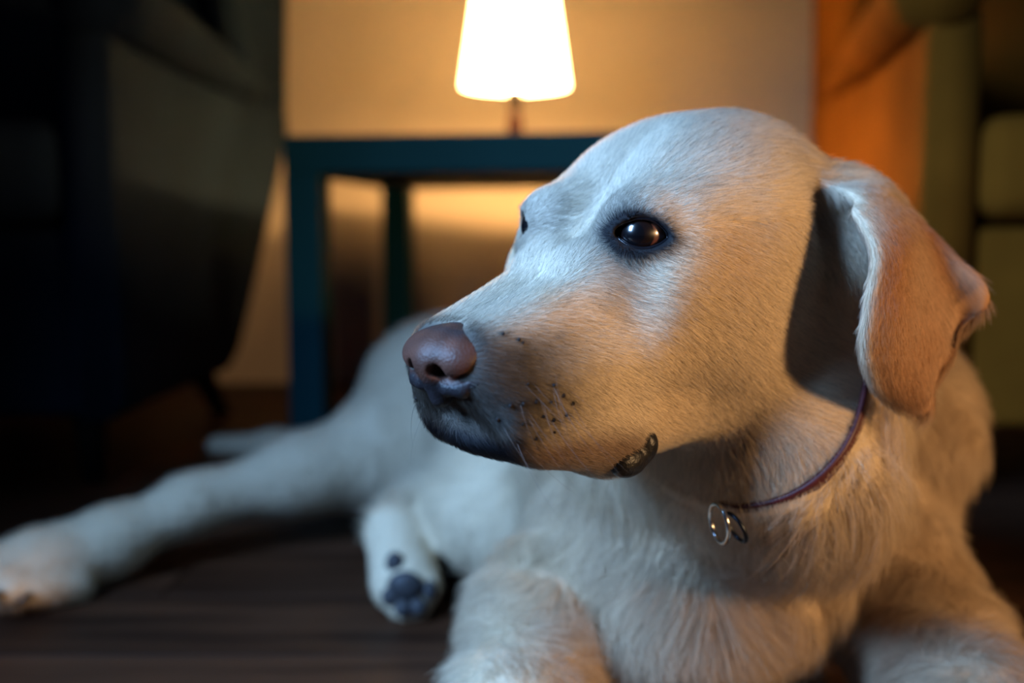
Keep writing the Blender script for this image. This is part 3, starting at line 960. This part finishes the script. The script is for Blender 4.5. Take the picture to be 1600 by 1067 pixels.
# ------------------------------------------------------------------ eyes and lids
m_eye, n_, l_, b_ = new_mat('eye')
tc = n_.new('ShaderNodeTexCoord')
sp = n_.new('ShaderNodeSeparateXYZ'); l_.new(tc.outputs['Object'], sp.inputs[0])
x2 = n_.new('ShaderNodeMath'); x2.operation = 'MULTIPLY'; l_.new(sp.outputs['X'], x2.inputs[0]); l_.new(sp.outputs['X'], x2.inputs[1])
y2 = n_.new('ShaderNodeMath'); y2.operation = 'MULTIPLY_ADD'; l_.new(sp.outputs['Y'], y2.inputs[0]); l_.new(sp.outputs['Y'], y2.inputs[1]); l_.new(x2.outputs[0], y2.inputs[2])
sq = n_.new('ShaderNodeMath'); sq.operation = 'SQRT'; l_.new(y2.outputs[0], sq.inputs[0])
mr = n_.new('ShaderNodeMapRange'); mr.inputs['From Max'].default_value = 0.0122; l_.new(sq.outputs[0], mr.inputs['Value'])
nz = n_.new('ShaderNodeTexNoise'); nz.inputs['Scale'].default_value = 500; l_.new(tc.outputs['Object'], nz.inputs['Vector'])
ad = n_.new('ShaderNodeMath'); ad.operation = 'MULTIPLY_ADD'; ad.inputs[1].default_value = 0.04; l_.new(nz.outputs['Fac'], ad.inputs[0]); l_.new(mr.outputs[0], ad.inputs[2])
cr = n_.new('ShaderNodeValToRGB'); e = cr.color_ramp.elements
e[0].position = 0.0; e[0].color = (0.002, 0.002, 0.003, 1)
e[1].position = 1.0; e[1].color = (0.10, 0.035, 0.020, 1)
for pos, c in ((0.40, (0.002, 0.002, 0.003)), (0.44, (0.006, 0.003, 0.003)), (0.62, (0.008, 0.004, 0.003)), (0.68, (0.003, 0.002, 0.002)), (0.74, (0.13, 0.045, 0.025))):
    q = e.new(pos); q.color = (*c, 1)
l_.new(ad.outputs[0], cr.inputs['Fac']); l_.new(cr.outputs['Color'], b_.inputs['Base Color'])
b_.inputs['Roughness'].default_value = 0.25; b_.inputs['Coat Weight'].default_value = 1.0; b_.inputs['Coat Roughness'].default_value = 0.02
m_lid = plain('eyelid_rim', (0.006, 0.006, 0.008), 0.22, 0.6, 0.2, 200, bump=0.3)
for s in (1, -1):
    bm = bmesh.new(); bmesh.ops.create_uvsphere(bm, u_segments=64, v_segments=40, radius=EYE_R * 0.01)
    for v in bm.verts:                       # slight bulge of the cornea along local +Z
        rr = math.hypot(v.co.x, v.co.y) / (EYE_R * 0.01)
        if v.co.z > 0 and rr < 0.7: v.co.z += 0.0011 * (1 - (rr / 0.7) ** 2) ** 1.5
    me = bpy.data.meshes.new('eye'); bm.to_mesh(me); bm.free()
    o = link('eye', me, m_eye, dog)
    gaze = np.array([0.93, 0.36 if s > 0 else -0.30, 0.13]) @ HM
    o.matrix_world = Matrix.Translation(H(EYE_C * (1, s, 1)) * 0.01) @ Vector(gaze).to_track_quat('Z', 'Y').to_matrix().to_4x4()
    tag(o, 'dark brown glossy eye')
    d, side, up = eye_frame(s); side = side * s
    # rim along the almond opening
    pts = []
    x_l, x_r = -1.20, 1.27
    xs = np.linspace(x_l, x_r, 40)
    topv = -0.66 + np.sqrt(np.maximum(1.40 ** 2 - (xs + 0.12) ** 2, 0)); botv = 1.02 - np.sqrt(np.maximum(1.62 ** 2 - (xs - 0.1) ** 2, 0))
    ok = topv > botv
    xs, topv, botv = xs[ok], topv[ok], botv[ok]
    loop = [(a, b) for a, b in zip(xs, topv)] + [(a, b) for a, b in zip(xs[::-1], botv[::-1])]
    for a, b in loop:
        rr = 1.36
        w = math.sqrt(max(rr * rr - a * a - b * b, 0.15))
        pts.append(EYE_C * (1, s, 1) + d * w + side * a + up * b)
    pts = np.array(pts)
    for _ in range(1): pts = (np.roll(pts, 1, 0) + 2 * pts + np.roll(pts, -1, 0)) / 4
    tag(link('eyelid', tube_mesh('eyelid', H(pts) * 0.01, 0.0010, 10, True), m_lid, dog), 'moist black eyelid rim')

# ------------------------------------------------------------------ lips at the corner of the mouth
m_lip = plain('lip_skin', (0.009, 0.009, 0.010), 0.36, 0.3, 0.3, 400, bump=0.5)
LF = Field([np.arange(-0.6, 4.6, 0.07, dtype=np.float32), np.arange(1.6, 5.4, 0.07, dtype=np.float32), np.arange(-11.0, -7.6, 0.07, dtype=np.float32)])
LF.ell((1.95, 3.65, -9.45), (1.15, 0.70, 0.80), None, 0.3)
LF.ell((1.05, 3.90, -8.95), (0.60, 0.58, 0.80), None, 0.3)
lv, lq = biggest(*LF.mesh()); lv = relax(lv, lq, 6)
for s in (1, -1):
    tag(link('lip', np_mesh('lip', H(lv * (1, s, 1)) * 0.01, lq if s > 0 else lq[:, ::-1]), m_lip, dog), 'glossy black fold of the lip at the mouth corner')

# ------------------------------------------------------------------ pads and claws
m_pad = plain('pad_skin', (0.035, 0.034, 0.038), 0.6, 0.4, 0.3, 150, bump=0.5)
m_claw = plain('claw_horn', (0.03, 0.025, 0.02), 0.35)


def blob(name, c, r, mat, M=None):
    bm = bmesh.new(); bmesh.ops.create_uvsphere(bm, u_segments=20, v_segments=12, radius=1)
    for v in bm.verts:
        q = np.array(v.co) * r
        q = q @ (np.eye(3) if M is None else M) + c
        v.co = Vector(q * 0.01)
    me = bpy.data.meshes.new(name); bm.to_mesh(me); bm.free()
    return link(name, me, mat, dog)


for q, r in (((-8.76, 78.91, 3.15), (1.5, 0.8, 1.25)), ((-9.99, 79.01, 2.19), (0.75, 0.7, 0.85)), ((-8.90, 78.52, 1.40), (0.75, 0.7, 0.8)), ((-7.70, 78.62, 1.47), (0.75, 0.7, 0.8)), ((-6.81, 79.35, 2.61), (0.65, 0.7, 0.85)), ((-9.69, 79.89, 4.71), (0.8, 0.6, 1.0))):
    blob('paw_pad', np.array(q), r, m_pad)
for a in (np.array((-45.61, 79.96, 4.42)), np.array((-43.48, 78.35, 3.52)), np.array((-42.23, 77.84, 2.53)), np.array((-40.48, 79.16, 1.81))):
    link('claw', tube_mesh('claw', [a * 0.01 + Vector((0.008, 0.004, 0.004)), a * 0.01, a * 0.01 + Vector((-0.008, -0.002, -0.005))], [0.003, 0.0028, 0.0008], 8), m_claw, dog)

# ------------------------------------------------------------------ dark follicle spots of the muzzle, too small to pick apart
sv, sf = [], []
spots_ = [(7.42, 2.67, -2.87), (7.30, 2.75, -3.02), (7.88, 2.25, -2.58), (6.66, 3.72, -4.78), (6.27, 3.85, -5.29), (6.88, 3.73, -5.42), (7.53, 3.54, -5.28), (8.04, 3.33, -5.26), (7.75, 3.35, -4.51),
          (6.79, 3.74, -6.21), (6.14, 3.85, -6.15), (5.82, 3.95, -5.73), (8.48, 3.04, -5.27), (8.72, 2.51, -5.87), (6.7, 3.65, -6.77), (7.51, 3.4, -6.86), (7.25, 3.62, -5.95), (8.05, 3.25, -6.1)]
for s in (1, -1):
    for q in spots_:
        c = H((q[0], s * q[1], q[2]))
        g_ = np.array([F.sample(c + e_)[0] - F.sample(c - e_)[0] for e_ in np.eye(3) * 0.25]); g_ /= np.linalg.norm(g_)
        a1 = np.cross(g_, (0.2, 0.3, 0.9)); a1 /= np.linalg.norm(a1); a2 = np.cross(g_, a1)
        rr_ = rng.uniform(0.055, 0.095); base = len(sv)
        for h_, k_ in ((-0.05, 1.0), (0.06, 0.9), (0.10, 0.45)):
            for t in np.linspace(0, 2 * math.pi, 8, endpoint=False):
                sv.append((c + g_ * h_ + rr_ * k_ * (math.cos(t) * a1 + 1.15 * math.sin(t) * a2)) * 0.01)
        for i in range(2):
            for k in range(8):
                sf.append((base + i * 8 + k, base + i * 8 + (k + 1) % 8, base + i * 8 + 8 + (k + 1) % 8, base + i * 8 + 8 + k))
        sf.append(tuple(base + 16 + k for k in range(8)))
tag(link('whisker_spots', mesh_from('whisker_spots', sv, sf), plain('spot_skin', (0.012, 0.010, 0.010), 0.7, 0.2), dog), 'small dark whisker spots on the muzzle', kind='stuff')

# ------------------------------------------------------------------ whiskers
wk = rng.choice(16, 40)
wsp = np.array([(7.42, 2.67, -2.87), (7.88, 2.25, -2.58), (6.66, 3.72, -4.78), (6.27, 3.85, -5.29), (6.88, 3.73, -5.42), (7.53, 3.54, -5.28), (8.04, 3.33, -5.26), (7.75, 3.35, -4.51),
                (6.79, 3.74, -6.21), (6.14, 3.85, -6.15), (5.82, 3.95, -5.73), (8.48, 3.04, -5.27), (8.72, 2.51, -5.87), (6.7, 3.65, -6.77), (7.51, 3.4, -6.86), (8.21, 3.0, -6.87)])
roots = wsp[wk] + rng.normal(size=(40, 3)) * (0.2, 0.03, 0.2)
roots[:, 1] *= np.where(rng.random(40) < 0.6, 1, -1)
sg = np.sign(roots[:, 1])
dirs = np.stack([rng.uniform(-0.5, 0.3, 40), sg * rng.uniform(0.25, 0.7, 40), -rng.uniform(0.6, 1.0, 40)], 1)
dirs /= np.linalg.norm(dirs, axis=1)[:, None]
LW = rng.uniform(1.2, 3.6, 40)
KW = 8
wp = np.stack([roots + dirs * (LW * t)[:, None] + np.array([-0.5, 0, -0.25]) * (LW * t * t * 0.5)[:, None] for t in np.linspace(0, 1, KW)], 1)
cu = bpy.data.hair_curves.new('whiskers'); cu.add_curves([KW] * 40)
cu.attributes['position'].data.foreach_set('vector', (H(wp.reshape(-1, 3)) * 0.01).astype(np.float32).ravel())
ra_ = cu.attributes.get('radius') or cu.attributes.new('radius', 'FLOAT', 'POINT')
ra_.data.foreach_set('value', np.tile(np.linspace(0.00006, 0.000015, KW), 40).astype(np.float32))
cu.materials.append(plain('whisker_hair', (0.14, 0.12, 0.11), 0.5))
wo = bpy.data.objects.new('whiskers', cu); COL.objects.link(wo); wo.parent = dog; tag(wo, 'fine long whiskers on the muzzle', kind='stuff')

# ------------------------------------------------------------------ collar with its rings
cu_ = np.cross(COL_N, (0, 0, 1.0)); cu_ /= np.linalg.norm(cu_); cv_ = np.cross(COL_N, cu_)
NA = 96
rr = []
for a in np.linspace(0, 2 * math.pi, NA, endpoint=False):
    t = F.march(COL_C, math.cos(a) * cu_ + math.sin(a) * cv_, 2, 22, 400)
    rr.append(12 if t is None else t)
rr = np.minimum(np.array(rr), np.median(rr) * 1.22)
for _ in range(6): rr = (np.roll(rr, 1) + rr + np.roll(rr, -1)) / 3
root_c = tag(empty('dog_collar', tuple(COL_C * 0.01)), 'dark red leather collar around the neck of the dog', 'collar')
prof = [(0.02, -0.46), (0.22, -0.46), (0.28, -0.38), (0.28, 0.38), (0.22, 0.46), (0.02, 0.46)]
v, f = [], []
for i, a in enumerate(np.linspace(0, 2 * math.pi, NA, endpoint=False)):
    dr = math.cos(a) * cu_ + math.sin(a) * cv_
    hide = -1.3 * sst(0.02, 0.40, np.array([-(dr[0])]))[0]
    for o_, h_ in prof:
        v.append((dr * (rr[i] + o_ + 0.08 + hide) + COL_N * h_) * 0.01)
m_ = len(prof)
for i in range(NA):
    j = (i + 1) % NA
    for k in range(m_):
        k2 = (k + 1) % m_
        f.append((i * m_ + k, j * m_ + k, j * m_ + k2, i * m_ + k2))
m_col = plain('collar_leather', (0.060, 0.010, 0.012), 0.45, 0.4, 0.25, 120, bump=0.4)
child('band', mesh_from('band', v, f), m_col, root_c)
m_dark = plain('dark_ring', (0.03, 0.035, 0.045), 0.35, metal=1.0)
m_steel = plain('steel_ring', (0.62, 0.60, 0.56), 0.18, metal=1.0)
for nm, c, ax1, ax2, r in (('ring', np.array((10.08, 47.14, 17.89)), (0.10, 0.25, -0.95), (0.35, -0.9, -0.2), 1.02), ('ring', np.array((10.87, 47.02, 17.73)), (0.45, 0.1, -0.9), (0.35, -0.9, 0.1), 0.8)):
    a1 = np.array(ax1) / np.linalg.norm(ax1); a2 = np.array(ax2) - a1 * (np.array(ax2) @ a1); a2 /= np.linalg.norm(a2)
    pts = [(c - COL_C + r * (math.cos(t) * a1 + 0.8 * math.sin(t) * a2)) * 0.01 for t in np.linspace(0, 2 * math.pi, 48, endpoint=False)]
    tag(child(nm, tube_mesh(nm, pts, 0.0011, 10, True), m_steel if r > 0.9 else m_dark, root_c), 'thin steel ring' if r > 0.9 else 'blackened metal ring')
